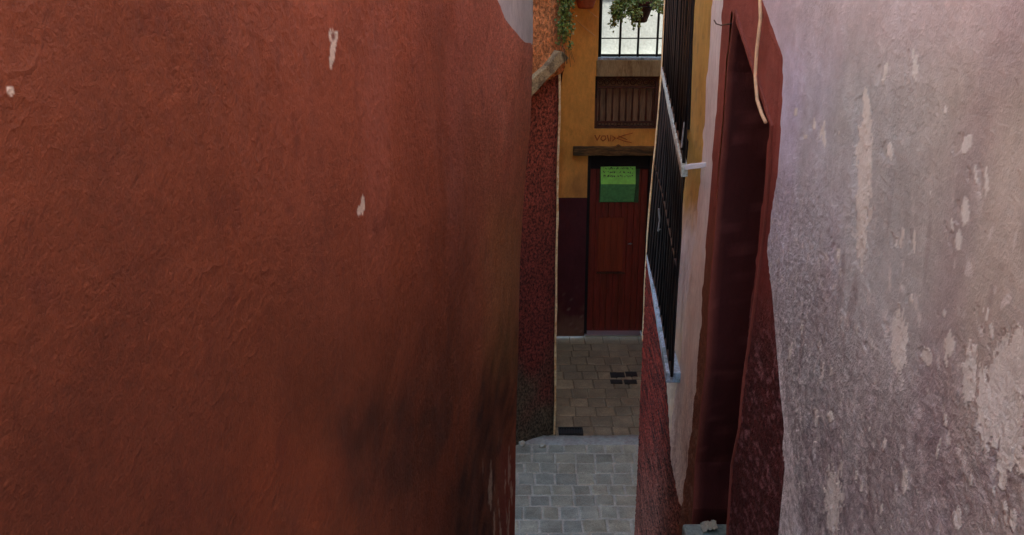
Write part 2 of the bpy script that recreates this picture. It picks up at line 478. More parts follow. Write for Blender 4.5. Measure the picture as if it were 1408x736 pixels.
far_outer = [(997, -500), (997, -60), (994, 0), (985, 150), (977, 250), (971, 330), (960, 500), (953, 570), (945, 636), (939, 690), (934, 720), (928, 790), (915, 1200)]
pink_line = [(982, -500), (982, -60), (980, 0), (972, 110), (963, 250), (955, 330), (944, 420), (934, 500), (922, 600), (905, 760)]
dado_line = [(860, 300), (889, 348), (903, 430), (916, 513), (919, 570), (923, 636), (933, 689), (938, 702), (942, 830), (946, 1200)]
def at_v(line, v):
    if v <= line[0][1]: return line[0][0]
    for (u0, v0), (u1, v1) in zip(line, line[1:]):
        if v <= v1: return u0+(u1-u0)*(v-v0)/(v1-v0)
    return line[-1][0]
R_chips = [(1188, 235, 10, 95, -.02), (1185, 320, 6, 50, -.02), (1191, 155, 5, 28, 0), (1380, 545, 34, 70, 0), (1388, 610, 17, 50, -.08), (1402, 500, 30, 40, 0), (1237, 470, 10, 46, 0), (1275, 490, 8, 16, 0),
           (1327, 292, 6, 17, 0), (1329, 198, 6, 15, -.3), (1305, 475, 7, 20, 0), (1333, 512, 10, 42, 0), (1258, 93, 4, 24, 0), (1217, 100, 4, 16, -.2), (1145, 690, 12, 48, 0),
           (1318, 330, 4, 14, 0), (1225, 210, 3, 10, 0), (1108, 188, 2.2, 3, 0), (1356, 248, 2.5, 20, 0), (1152, 350, 3, 13, 0), (1122, 575, 3.5, 14, 0), (1143, 575, 4, 9, 0), (1406, 640, 8, 14, 0),
           (1300, 150, 2.5, 8, 0), (1130, 180, 2, 12, -.3), (1257, 330, 2, 18, 0), (1232, 330, 2, 10, 0), (1316, 712, 6, 14, 0), (1393, 716, 5, 14, 0), (1245, 660, 4, 18, 0)]
rr = random.Random(4)
for i in range(60):
    u = rr.uniform(1075, 1408); v = rr.uniform(120, 736)
    if rr.random() > (.25 + .75*(v/736)): continue
    w = rr.uniform(.8, 2.4); R_chips.append((u, v, w, w*rr.uniform(2.5, 7), rr.uniform(-.15, .1)))
KR = .52
def post_right(p):
    x, y, z = p
    if y < 6.108 and x < 1.5:
        x += lean_r(y, z)
        u, v = proj((x, y, z))
        lil = inside(u, v, lilac_poly)
        d = .010*N(p, 1.5, None, 13) + .005*N(p, 5, 3.5, 15) + .0018*N(p, 18, 10, 19)
        x += d*sm(6.1, 6.0, y)
        if lil:
            x -= .012
            if 1040 < u < 1430 and -20 < v < 760:
                k = chips(u, v, p, R_chips); x += .0015*k
        elif sm(-6, 6, u - at_v(dado_line, v)) < 1 and v > 330:
            x -= .006
    return Vector((x, y, z))
def cls_right(u, v, p):
    if p.x > 1.5 or p.y > 6.108: return 'wall'
    if p.y < 2.45: return 'lilac'
    wob = 2.5*N(p, 22, 12, 44)
    if inside(u, v, lilac_poly): return 'lilac'
    if inside(u, v, inner): return None
    if u + wob*sm(40, 80, v)*.6 >= at_v(far_outer, v): return 'surround'
    if v > 300 and u + wob*.5 < at_v(dado_line, v): return 'dado'
    if u + wob*.3 >= at_v(pink_line, v): return 'band'
    return 'wall'
def paint_lilac(u, v, p):
    c = C(147, 153, 153, KR)
    warm = C(150, 142, 130, KR); cool = C(160, 160, 182, KR)
    c = mix(c, warm, .75*sm(1180, 1380, u + 60*N(p, 3, 2, 1)))
    c = mix(c, cool, .75*sm(120, 10, u-at_v([(q[0], q[1]) for q in lilac_poly[:13]], v) + 50*N(p, 5, 3, 2))*sm(560, 120, v))
    c = mix(c, C(168, 158, 160, KR), .6*sm(150, 0, v))
    c = mix(c, C(132, 120, 124, KR), .45*sm(.1, .5, N(p, 4.5, 1.5, 4)))
    c = mix(c, C(128, 122, 128, KR), .5*sm(.0, .4, N(p, 7, 3, 6))*sm(350, 520, v))
    c = mul(c, 1 + .10*N(p, 3, 2, 1) + .08*N(p, 12, 5, 3) + .05*N(p, 40, 18, 5))
    # dark vertical damp streaks
    c = mix(c, C(104, 92, 92, KR), .45*sm(.28, .55, N(p, 26, 4, 7))*sm(180, 420, v))
    c = mix(c, C(100, 86, 86, KR), .35*sm(.3, .5, N(p, 5, 2.4, 8))*sm(420, 600, v))
    # worn gritty low part
    lo = sm(380, 640, v + 60*N(p, 4, 3, 9) + .2*(1300-u))
    c = mix(c, C(128, 120, 120, KR), .5*lo)
    c = mix(c, C(165, 164, 164, KR), .45*lo*sm(.12, .42, N(p, 26, 34, 11)))
    c = mix(c, C(96, 82, 84, KR), .4*lo*sm(.2, .5, N(p, 30, 38, 12)))
    if v > 120: c = mix(c, C(176, 176, 172, KR), .55*sm(.38, .5, N(p, 45, 28, 13))*sm(150, 420, v))
    k = chips(u, v, p, R_chips) if (1040 < u < 1430 and -20 < v < 760) else 0
    chip = C(180, 186, 176, KR)
    c = mix(c, chip, .88*k)
    # highlight painted along the thick arris by the doorway
    e = u-at_v(lilac_poly[:13], v)
    c = mix(c, C(186, 188, 208, KR), .75*sm(9, 3, e + 3*N(p, 30, 12, 15))*sm(430, 520, v))
    g = .12 + .55*sm(120, 0, e)*sm(180, 380, v) + .42*lo
    if k > .5: g *= .5
    return c, min(.9, g)
def paint_surround(u, v, p):
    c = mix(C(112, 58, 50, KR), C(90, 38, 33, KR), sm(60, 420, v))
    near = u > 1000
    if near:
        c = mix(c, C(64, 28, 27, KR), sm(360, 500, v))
        c = mix(c, C(118, 84, 86, KR), .6*sm(.15, .4, N(p, 22, 60, 3))*sm(370, 520, v))
    else:
        c = mix(c, C(92, 56, 38, KR), sm(250, 400, v))
        c = mix(c, C(120, 96, 78, KR), .6*sm(.15, .45, N(p, 15, 60, 3))*sm(480, 640, v))
    c = mul(c, 1 + .12*N(p, 8, 4, 2) + .3*N(p, 20, 45, 5)*sm(300, 500, v))
    return c, .12 + (.75 if near else .5)*sm(360, 520, v)
def paint_band(u, v, p):
    c = mix(C(214, 200, 196, KR), C(172, 166, 156, KR), sm(120, 560, v))
    c = mix(c, C(128, 108, 96, KR), .6*sm(.2, .5, N(p, 28, 10, 3))*sm(480, 640, v))
    c = mul(c, 1 + .07*N(p, 10, 4, 2) + .06*N(p, 40, 10, 5))
    return c, .12 + .5*sm(480, 620, v)
def paint_ochre(u, v, p):
    if p.y > 6.05 or p.x > 1.5: return mul(C(170, 140, 95, KR), 1+.2*N(p, 9, 5, 2)), .3
    oc = C(156, 130, 68, KR); cr = C(214, 216, 192, KR)
    t = sm(270, 335, v + 26*N(p, 16, 9, 7))
    c = mix(oc, cr, t)
    c = mix(c, C(182, 178, 160, KR), sm(380, 480, v))
    c = mix(c, C(110, 92, 60, KR), .4*sm(.25, .5, N(p, 34, 22, 8))*sm(360, 300, v))
    c = mul(c, 1 + .1*N(p, 8, 4, 2) + .08*N(p, 40, 20, 5))
    return c, .2
def paint_dado_r(u, v, p):
    c = C(78, 26, 18, KR)
    c = mix(c, C(92, 66, 54, KR), .5*sm(560, 720, v + 40*N(p, 12, 8, 3)))
    return mul(c, 1+.15*N(p, 12, 8, 4)), .5

house_r = empty('doorway_house', (1.6, 4.6, 0), 'narrow ochre and cream house with tall barred windows and a recessed dark red doorway', 'house')
house_v = empty('lilac_house', (1.6, .5, 0), 'house wall of peeling grey lilac limewash with pale bare patches filling the right edge', 'house')
pts = resample(plan_r, 2.0, 870, 1660)
# lilac belongs to its own house: build the grid under a temporary parent, then move it
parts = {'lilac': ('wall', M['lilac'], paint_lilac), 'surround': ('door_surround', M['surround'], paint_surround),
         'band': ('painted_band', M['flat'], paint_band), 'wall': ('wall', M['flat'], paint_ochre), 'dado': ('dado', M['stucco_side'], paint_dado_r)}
res = gridwall(pts, 6.2, -.04, MR, post_right, cls_right, parts, None)
for k, o in res.items():
    par = house_v if k == 'lilac' else house_r
    o.data.transform(__import__('mathutils').Matrix.Translation(-Vector(par.location))); o.parent = par
# bodies behind the facades
mb = MB(); mb.prism([(.80, 2.46, -.04), (3.2, 2.46, -.04), (3.2, 2.47, -.04), (.80, 2.47, -.04)], (0, 0, 6.2)); mb.prism([(3.2, 2.47, -.04), (3.2, 6.3, -.04), (3.19, 6.3, -.04), (3.19, 2.47, -.04)], (0, 0, 6.2))
o = mb.build('back_wall', M['white'], house_r)
mb = MB(); mb.prism([(.66, 2.5, 6.18), (3.3, 2.5, 6.18), (3.3, 6.4, 6.18), (.88, 6.2, 6.18)], (0, 0, .16)); mb.build('roof', M['roof'], house_r)
mb = MB(); mb.prism([(.62, -2.1, 6.18), (3.3, -2.1, 6.18), (3.3, 2.48, 6.18), (.66, 2.48, 6.18)], (0, 0, .16)); mb.build('roof', M['roof'], house_v)
mb = MB(); mb.prism([(3.2, -2, -.04), (3.2, 2.45, -.04), (3.19, 2.45, -.04), (3.19, -2, -.04)], (0, 0, 6.2)); mb.prism([(.74, -2, -.04), (3.2, -2, -.04), (3.2, -1.99, -.04), (.74, -1.99, -.04)], (0, 0, 6.2))
mb.build('back_wall', M['white'], house_v)

def relief(o, levels, size, strength, wfun=None, stretch=1.0, depth=2):
    vg = o.vertex_groups.new(name='relief')
    off = Vector(o.parent.location)
    buckets = {}
    for v in o.data.vertices:
        w = 1.0 if wfun is None else wfun(*proj(v.co+off), v.co+off)
        k = int(w*10+.5)
        if k > 0: buckets.setdefault(k, []).append(v.index)
    for k, ids in buckets.items(): vg.add(ids, k/10, 'REPLACE')
    if levels:
        m = o.modifiers.new('subdivide', 'SUBSURF'); m.subdivision_type = 'SIMPLE'; m.levels = levels; m.render_levels = levels
    tx = bpy.data.textures.new('plaster grit', 'CLOUDS'); tx.noise_scale = size; tx.noise_depth = depth; tx.noise_basis = 'ORIGINAL_PERLIN'
    m = o.modifiers.new('grit', 'DISPLACE'); m.texture = tx; m.strength = strength; m.mid_level = .5; m.vertex_group = 'relief'; m.texture_coords = 'LOCAL'
lw = [q for q in house_l.children if q.name.startswith('wall')][0]
relief(lw, 1, .014, .0062, lambda u, v, p: (0 if (u > 760 or u < -20 or v > 760 or v < -20 or p.y > 4.97) else max(.12 + .88*sm(.0, .4, N(p, 1.6, 1.3, 77) + .5*N(p, 5, 4, 78)), .75*sm(380, 560, u))*(.45+.55*sm(250, 620, u))))
relief(res['lilac'], 1, .016, .008, lambda u, v, p: 0 if (u > 1440 or v > 770 or v < -20) else sm(1, 12, u-at_v(lilac_poly[:14], v))*max(.10, sm(200, 20, u-at_v(lilac_poly[:14], v))*sm(150, 380, v), .6*sm(420, 640, v+50*N(p, 4, 3, 9)+.2*(1300-u))))
relief(res['surround'], 2, .018, .012, lambda u, v, p: sm(360, 500, v)*(1 if u > 985 else .45))
relief(res['dado'], 3, .020, .022, None)
relief(res['band'], 1, .02, .006, lambda u, v, p: .2+.8*sm(450, 620, v))
# doorway: a deep reveal following the opening, with a door leaf at its back
def on_right(u, v, off=0.0):
    """point of the right wall seen at u,v (walk the wall line)"""
    a, y, z = ray(u, v)
    best = None
    for (A, B) in zip(plan_r[1:6], plan_r[2:7]):
        ex, ey = B[0]-A[0], B[1]-A[1]
        den = a*ey - y*ex
        if abs(den) < 1e-9: continue
        t = (A[0]*ey - A[1]*ex)/den
        s = (y*t-A[1])/ey
        if -.0005 <= s <= 1.0005 and t > 0:
            best = Vector((a*t, y*t, EYE+z*t)); break
    if best is None: best = on_plane(u, v, plan_r[2], plan_r[3])
    best.x += lean_r(best.y, best.z) + off
    return best
def densify(poly, step=6):
    out = []
    for i in range(len(poly)):
        a = poly[i]; b = poly[(i+1) % len(poly)]
        n = max(1, int(math.hypot(b[0]-a[0], b[1]-a[1])/step))
        for k in range(n): out.append((a[0]+(b[0]-a[0])*k/n, a[1]+(b[1]-a[1])*k/n))
    return out
loop = [on_right(u, v) for (u, v) in densify(inner)]
nl = len(loop)
me = bpy.data.meshes.new('reveal')
offs = [.010, -.004, -.004, .02, .04, .10, .16, .22, .28, .34, .40]
vs = []
for k, o_ in enumerate(offs):
    for p in loop:
        dd = .010*N(p, 1.5, None, 13) + .005*N(p, 5, 3.5, 15) + .0018*N(p, 18, 10, 19) - .003
        if o_ > .05: dd = 0
        out = (.022 if p.y > 3.3 else -.010) if k < 2 else 0
        vs.append((p.x+o_+dd+(out*.03), p.y+out, p.z))
fs = []
for k in range(len(offs)-1):
    for i in range(nl): fs.append((k*nl+i, k*nl+(i+1) % nl, (k+1)*nl+(i+1) % nl, (k+1)*nl+i))
me.from_pydata(vs, [], fs); me.update()
at = me.color_attributes.new('paint', 'FLOAT_COLOR', 'POINT'); ga = me.attributes.new('grain', 'FLOAT', 'POINT'); at = me.color_attributes['paint']
for i, q in enumerate(vs):
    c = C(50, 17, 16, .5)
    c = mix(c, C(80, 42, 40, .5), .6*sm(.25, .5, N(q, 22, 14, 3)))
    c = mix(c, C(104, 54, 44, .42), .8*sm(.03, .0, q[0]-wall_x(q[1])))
    at.data[i].color = (*c, 1); ga.data[i].value = .12
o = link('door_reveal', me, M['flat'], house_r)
mb = MB(); mb.prism([(p.x+.398, p.y, p.z) for p in loop], (.04, 0, 0))
dl = mb.build('door', M['door_red'], house_r)
mb = MB(); mb.lathe(1.12, 3.15, [(.0, 3.0), (.022, 3.0), (.026, 3.02), (.022, 3.045), (0, 3.045)], 12); mb.build('door_knob', M['latch'], dl)
# scuffed pale spots on the reveal
mb = MB()
for (u, v, r) in [(992, 650, 2.2), (998, 649, 1.8), (991, 660, 2), (997, 661, 1.8), (982, 682, 2.2), (986, 685, 1.8), (981, 702, 1.6), (992, 714, 2.2), (1001, 612, 3), (1019, 460, 2), (1006, 362, 2.5), (995, 393, 2)]:
    a, y, z = ray(u, v); t = 3.70/y
    X = a*t; Z = EYE+z*t
    if X > .80:
        rr_ = r*.0022
        mb.prism([(X+rr_*math.cos(k*1.05)*.8*random.uniform(.6, 1.2), 3.652, Z+rr_*math.sin(k*1.05)*random.uniform(.8, 1.7)) for k in range(6)], (0, .12, 0))
# (kept inside the plaster: only their faces show)
# doorstep
mb = MB(); mb.box(.70, 1.16, 2.98, 3.66, 1.75, 2.075)
mb.build('doorstep', M['doorstep'], house_r, bevel=.012)

# window grilles on the doorway house
def wallpt(y, z, off): return Vector((wall_x(y)+lean_r(y, z)-off, y, z))
sillA = P(889, 346, 5.97); sillB = P(916, 513, 4.28)
slabA = P(909, 92, 5.97); slabB = P(937, 230, 4.07)
def lerp(a, b, t): return a+(b-a)*t
def z_on(A, B, y): return A.z+(B.z-A.z)*(y-A.y)/(B.y-A.y)
def make_ledge(name, A, B, th, width, mat, n=40):
    mb = MB(); vs = []; fs = []
    for i in range(n+1):
        t = i/n; p = lerp(A, B, t); w = wall_x(p.y)+lean_r(p.y, p.z)+.03 if not width else p.x+width
        j = .0015*noise.noise(Vector((t*9, 3, 0))); jz = .006*noise.noise(Vector((t*8, 8, 0)))
        vs += [(p.x+j, p.y, p.z+jz), (w, p.y, p.z+jz*.5), (w, p.y, p.z-th), (p.x+j, p.y, p.z-th+jz)]
    for i in range(n):
        a = i*4
        for k in range(4): fs.append((a+k, a+(k+1) % 4, a+4+(k+1) % 4, a+4+k))
    fs.append((0, 1, 2, 3)); fs.append((n*4, n*4+3, n*4+2, n*4+1))
    mb.add(vs, fs)
    return mb.build(name, mat, house_r, bevel=.004)
make_ledge('window_sill', sillA, sillB, .05, 0, M['blue_ledge'])
M['slab'] = simple('pale grey ledge paint', C(165, 176, 166, .6), .75, 70, .35, .8, .006, dark=C(120, 126, 118, .6))
make_ledge('balcony_slab', slabA, slabB, .042, .028, M['slab'])
def panel(name, y0, y1, zf0, zf1, off, th, mat, par):
    mb = MB()
    for i in range(10):
        a = y0+(y1-y0)*i/10; b = y0+(y1-y0)*(i+1)/10
        z0a, z0b, z1a, z1b = zf0(a), zf0(b), zf1(a), zf1(b)
        q = [(wall_x(a)+lean_r(a, z0a)-off, a, z0a), (wall_x(b)+lean_r(b, z0b)-off, b, z0b), (wall_x(b)+lean_r(b, z1b)-off, b, z1b), (wall_x(a)+lean_r(a, z1a)-off, a, z1a)]
        mb.prism(q, (th, 0, 0))
    return mb.build(name, mat, par)
zs = lambda y: z_on(sillA, sillB, y)+.003
zl = lambda y: z_on(slabA, slabB, y)
def grille(name, y0, y1, zf0, zf1, off, n, pane_label):
    g = panel('window', 4.62, y1, zf0, zf1, .012, .03, M['black'], house_r)  # flat black panel in place of a shaded window recess
    def gp(y, z):
        xa = sillA.x+(sillB.x-sillA.x)*(y-sillA.y)/(sillB.y-sillA.y); xb = slabA.x+(slabB.x-slabA.x)*(y-slabA.y)/(slabB.y-slabA.y)
        t = min(1.0, (z-zs(y))/(zl(y)-zs(y)))
        return Vector((min(xa+(xb-xa)*t+off, wall_x(y)+lean_r(y, z)-.014), y, z))
    for i in range(n):
        t = i/(n-1); y = y0+(y1-y0)*t + random.uniform(-.008, .008)
        za, zb = zf0(y), zf1(y); mb = MB()
        pts = [gp(y, za+(zb-za)*k/6)+Vector((random.uniform(-.002, .002), random.uniform(-.004, .004), 0)) for k in range(7)]
        mb.tube(pts, .0075, 6); mb.build('bar', M['iron'], g, smooth=True)
    for f in (.004, .52, .99):
        mb = MB(); pts = [gp(y0+(y1-y0)*k/8, zf0(y0+(y1-y0)*k/8)*(1-f)+zf1(y0+(y1-y0)*k/8)*f) for k in range(9)]
        mb.tube(pts, .007, 6); mb.build('rail', M['iron'], g, smooth=True)
    return g
g1 = grille('window', 4.24, 5.9, zs, lambda y: zl(y)-.052, .022, 13, '')
g2 = grille('window', 4.12, 5.9, lambda y: zl(y)+.003, lambda y: 5.35+0*y, .014, 13, '')
mb = MB(); a = P(906, 287, 5.0); b = P(905, 318, 5.0); mb.tube([a, lerp(a, b, .5)+Vector((.006, 0, 0)), b, b+Vector((.012, 0, .012))], .0045, 6)
mb.build('latch', M['latch'], g1)
mb = MB(); mb.tube([P(941, 168, 4.12), P(939, 185, 4.12), P(937, 203, 4.12)], .0035, 6); mb.build('catch', M['latch'], g1)
# pale plaster return at the near end of the balcony slab
mb = MB(); e = slabB; mb.prism([P(941, 227, 4.06), P(964, 225, 4.03), P(964, 231.5, 4.03), P(941, 234, 4.06)], (.03, .03, 0)); mb.build('slab_return', M['whitestrip'], house_r, bevel=.003)
# cream arris down the far corner
mb = MB()
vsx = []
for k in range(24):
    z = 1.9+(6.15-1.9)*k/23
    x = wall_x(6.06)+lean_r(6.06, z)
    mb_w = .010+.004*noise.noise(Vector((z*5, 0, 0)))
    vsx += [(x-mb_w, 6.05, z), (x+.02, 6.05, z), (x+.02, 6.085, z), (x-mb_w, 6.085, z)]
fsx = []
for k in range(23):
    for j in range(4): fsx.append((k*4+j, k*4+(j+1) % 4, k*4+4+(j+1) % 4, k*4+4+j))
fsx += [(0, 1, 2, 3), (92, 95, 94, 93)]
mb.add(vsx, fsx); mb.build('corner_strip', M['cream_edge'], house_r)

# cables on the right wall
mb = MB(); pl = [(1048, -60), (1048, -20), (1049.5, 25), (1044, 70), (1042, 105), (1045, 138), (1052, 158), (1057, 168)]
mb.tube([on_right(u, v, -.02) for (u, v) in pl], .0055, 8)
tag(mb.build('cable', M['cable'], None, smooth=True), 'beige cable drooping down the red surround above the recessed doorway', 'cable')
mb = MB(); mb.tube([on_right(u, v, -.014) for (u, v) in [(980, 28), (983, 33), (990, 35), (998, 33.5), (1005, 33)]], .0026, 6)
tag(mb.build('wire', M['wire'], None, smooth=True), 'short dark wire crossing the pink band beside the top of the doorway', 'wire')

# ================================================================== SECOND LEFT HOUSE (rough stucco)
house_s = empty('stucco_house', (-.6, 9.2, 0), 'rough stuccoed house beyond the red wall, dark red below and orange above its stone ledge', 'house')
SA = (-1.6, 7.12); SB = (.385, 8.5)
KS = .45
def post_s(p): 
    d = .012*N(p, 4, 3, 2) + .006*N(p, 14, 10, 3)
    return Vector((p.x + d*.6, p.y - abs(d) if p.y < 8.45 else p.y, p.z))
def paint_s(u, v, p):
    c = mix(C(104, 52, 38, KS), C(78, 33, 29, KS), sm(140, 420, v))
    t = sm(.95, .25, p.z + .35*N(p, 5, 4, 4) + .35*(p.x-.1))
    c = mix(c, C(60, 58, 46, KS), .9*t)
    return mul(c, 1+.18*N(p, 8, 5, 2)), .5
pts = [(SA[0]+(SB[0]-SA[0])*i/150, SA[1]+(SB[1]-SA[1])*i/150) for i in range(151)] + [(.40, 8.7), (.42, 9.5), (.43, 10.95)]
MRs = [.10+i*.004 for i in range(112)]
gridwall(pts, 3.40, -.04, MRs, post_s, lambda u, v, p: 'w', {'w': ('wall', M['stucco'], paint_s)}, house_s)
dirS = Vector((SB[0]-SA[0], SB[1]-SA[1], 0)).normalized(); nS = Vector((dirS.y, -dirS.x, 0))
# orange upper storey, 5 cm proud
def paint_so(u, v, p): return mul(C(150, 98, 60, KS), 1+.2*N(p, 9, 6, 2)), .6
offp = nS*.06
A2 = Vector((SA[0], SA[1], 0))+offp; B2 = Vector((SB[0], SB[1], 0))+offp+dirS*.02
pts2 = [(A2.x+(B2.x-A2.x)*i/150, A2.y+(B2.y-A2.y)*i/150) for i in range(151)] + [(.42, 8.6), (.43, 9.5), (.44, 10.95)]
def zfl(p):
    return 3.16 + .50*(p.x-.10)
MRo = [.02+i*.004 for i in range(40)]
def cls_so(u, v, p): return 'o' if (p.z > 3.17+.45*(p.x-.1) or p.y > 8.6) and p.z > 3.1 else None
gridwall(pts2, 6.8, 3.0, MRo, lambda p: p+Vector((0, -.02*N(p, 8, 8, 2), 0)), cls_so, {'o': ('upper_wall', M['stucco_orange'], paint_so)}, house_s)
mb = MB(); mb.prism([(-1.7, 7.05, 6.8), (.47, 8.4, 6.8), (.5, 10.95, 6.8), (-1.7, 10.95, 6.8)], (0, 0, .15)); mb.build('roof', M['roof'], house_s)
# sloping stone ledge
lp = [(640, 190), (738, 104), (752, 92), (762, 80), (769, 70), (775, 72), (783, 80), (776, 86), (771, 90), (764, 99), (752, 110), (738, 126), (640, 222)]
mb = MB(); mb.prism([on_plane(u, v, A2+nS*.06, B2+nS*.06) for (u, v) in lp], -nS*.11)
o = mb.build('ledge', M['stone'], house_s, bevel=.005)
# cream corner edge
mb = MB(); vsx = []; fsx = []
for k in range(30):
    z = 0+3.30*k/29; w = .012+.006*noise.noise(Vector((z*6, 2, 0)))
    x0 = .388 + .010*noise.noise(Vector((z*1.5, 5, 0)))
    vsx += [(x0-w*.5, 8.455, z), (x0+w, 8.465, z), (x0+w, 8.52, z), (x0-w*.5, 8.52, z)]
for k in range(29):
    for j in range(4): fsx.append((k*4+j, k*4+(j+1) % 4, k*4+4+(j+1) % 4, k*4+4+j))
fsx += [(0, 1, 2, 3), (116, 119, 118, 117)]
mb.add(vsx, fsx); mb.build('corner_strip', M['cream_edge'], house_s)

# ================================================================== FAR ORANGE HOUSE
FY = 10.9
house_o = empty('orange_house', (1.2, FY+.6, 0), 'orange house closing the alley with a maroon dado, timber lintel, plank door and small terrace', 'house')
X = lambda u, v: P(u, v, FY).x
Z = lambda v, u=850: P(u, v, FY).z
dx0, dx1 = X(805.5, 340), X(893, 340)
tx0, tx1 = X(822, 90), 2.5          # terrace opening
bx0, bx1 = X(818, 140), X(905, 140)
z_ter = Z(83); z_slab = Z(105); z_b0 = Z(177); z_l1 = Z(201); z_l0 = Z(213); z_dado = Z(272, 780)
KO = .50
def cut(vals, lo, hi, step):
    vals = sorted(set([lo, hi]+[v for v in vals if lo < v < hi])); out = []
    for a, b in zip(vals, vals[1:]):
        n = max(1, int(round((b-a)/step)))
        out += [a+(b-a)*i/n for i in range(n)]
    return out+[hi]
xs = cut([dx0, dx1, tx0, bx0, bx1], -.4, 3.0, .03)
zz = cut([z_ter, z_slab, z_b0, z_l0, z_dado], 0, 7.6, .03)
zz = [z for i, z in enumerate(zz) if z < 4.2 or i % 8 == 0] + [7.6]
vsf = []; 
for x in xs:
    for z in zz: vsf.append((x, FY + .006*N((x, 0, z), 5, 4, 2), z))
nzr = len(zz)
sets = {'wall': [], 'dado': []}
for i in range(len(xs)-1):
    for j in range(nzr-1):
        cx = (xs[i]+xs[i+1])/2; cz = (zz[j]+zz[j+1])/2
        if dx0 < cx < dx1 and cz < z_l0: continue
        if cx > tx0 and cz > z_ter: continue
        if bx0 < cx < bx1 and z_b0 < cz < z_slab: continue
        q = (i*nzr+j, (i+1)*nzr+j, (i+1)*nzr+j+1, i*nzr+j+1)
        sets['dado' if cz < z_dado else 'wall'].append(q)
def paint_or(p):
    c = mix(C(172, 124, 55, KO), C(178, 130, 64, KO), sm(2.2, 1.7, p[2]))
    c = mix(c, C(120, 84, 46, KO), .6*sm(.25, .0, math.hypot(p[0]-.72, (p[2]-1.72)) + .08*N(p, 9, 9, 2)))
    c = mix(c, C(140, 78, 26, KO), .4*sm(.1, .5, N(p, 5, 3, 9)))
    return mul(c, 1+.08*N(p, 7, 3, 1))
def paint_da(p):
    c = C(62, 26, 30, KO)
    c = mix(c, C(104, 78, 62, KO), .7*sm(.40, .0, p[2] + .2*N(p, 9, 9, 3)))
    s = sm(.42, .5, N(p, 21, 23, 6))*sm(.7, .2, p[2])
    c = mix(c, C(120, 100, 88, KO), .5*s)
    return mul(c, 1+.12*N(p, 12, 6, 4))
for k, nm, pf, mat in (('wall', 'wall', paint_or, M['flat']), ('dado', 'dado', paint_da, M['flat'])):
    ids = {}; vs = []; fs = []
    for q in sets[k]:
        f = []
        for i in q:
            if i not in ids: ids[i] = len(vs); vs.append(vsf[i])
            f.append(ids[i])
        fs.append(f)
    me = bpy.data.meshes.new(nm); me.from_pydata(vs, [], fs); me.update()
    at = me.color_attributes.new('paint', 'FLOAT_COLOR', 'POINT'); ga = me.attributes.new('grain', 'FLOAT', 'POINT'); at = me.color_attributes['paint']
    for i, q in enumerate(vs): at.data[i].color = (*pf(q), 1); ga.data[i].value = .1
    me.shade_smooth(); link(nm, me, mat, house_o)
# body: side walls, terrace floor, roof of the tall part, white terrace wall
mb = MB(); mb.box(-.4, tx0-.002, FY+.03, 13.0, 7.6, 7.75); mb.build('roof', M['roof'], house_o)
mb = MB(); mb.box(tx0-.13, tx0-.003, FY+.012, 13.0, z_ter-.4, 7.6); mb.build('terrace_side_wall', M['stucco_orange'], house_o)
for o in [house_o.children[-1]]:
    at = o.data.color_attributes.new('paint', 'FLOAT_COLOR', 'POINT')
    for d in at.data: d.color = (*C(176, 150, 120, KO), 1)
mb = MB(); mb.box(tx0, 3.0, FY+.012, 11.5, z_ter-.16, z_ter-.004); mb.build('terrace_floor', M['white'], house_o)
mb = MB(); mb.box(tx0, 3.0, 11.5, 11.7, z_ter-.1, 5.2); ww = mb.build('terrace_back_wall', M['white'], house_o)
# slab
mb = MB(); mb.box(X(820, 95), X(907, 95)+.5, FY-.035, FY+.10, z_slab, z_ter+.004); mb.build('slab', M['concrete'], house_o, bevel=.008)
mb = MB(); mb.box(X(822, 80), X(906, 80)+.5, FY-.02, FY+.20, z_ter+.005, z_ter+.03); mb.build('coping', M['blue_ledge'], house_o, bevel=.004)
# terrace grille
tg = MB(); tg.tube([(tx0+.02, FY+.06, z_ter+.028), (tx0+.02, FY+.06, 5.0)], .018, 8)
tgo = tg.build('terrace_grille', M['iron'], house_o, smooth=True)
for u in (853, 878, 904.5, 930, 956):
    x = P(u, 40, FY+.06).x; mb = MB()
    mb.tube([(x, FY+.06, z_ter+.028), (x+.004, FY+.06, 3.6), (x, FY+.06, 5.0)], .0125, 8)
    mb.build('bar', M['iron'], tgo, smooth=True)
zr = P(850, 53, FY+.06).z
for z, r in ((zr, .0065), (z_ter+.045, .012), (5.0, .012)):
    mb = MB(); mb.tube([(tx0+.02, FY+.075, z), (2.4, FY+.075, z)], r, 8); mb.build('rail', M['iron'], tgo, smooth=True)
# recessed balustrade under the slab
mb = MB(); mb.box(bx0-.02, bx1+.02, FY+.14, FY+.17, z_b0-.02, z_slab+.02)
mb.box(bx0-.02, bx0-.001, FY+.008, FY+.14, z_b0-.02, z_slab+.02); mb.box(bx1+.001, bx1+.02, FY+.008, FY+.14, z_b0-.02, z_slab+.02)
mb.box(bx0-.02, bx1+.02, FY+.008, FY+.14, z_b0-.02, z_b0-.001)
bal = mb.build('balustrade', M['wood_board'], house_o)
zt = z_slab-.015; zt2 = Z(121); zb2 = Z(169); 
mb = MB()
mb.box(bx0, bx1, FY+.03, FY+.065, zt-.012, zt+.012); mb.box(bx0, bx1, FY+.03, FY+.065, zt2-.01, zt2+.01)
mb.box(bx0, bx1, FY+.03, FY+.065, zb2-.01, zb2+.01); mb.box(bx0, bx1, FY+.03, FY+.065, z_b0+.002, z_b0+.024)
mb.box(bx0, bx0+.03, FY+.025, FY+.07, z_b0, z_slab-.003); mb.box(bx1-.03, bx1, FY+.025, FY+.07, z_b0, z_slab-.003)
mb.build('frame', M['wood_dark'], bal, bevel=.003)
nb = 9
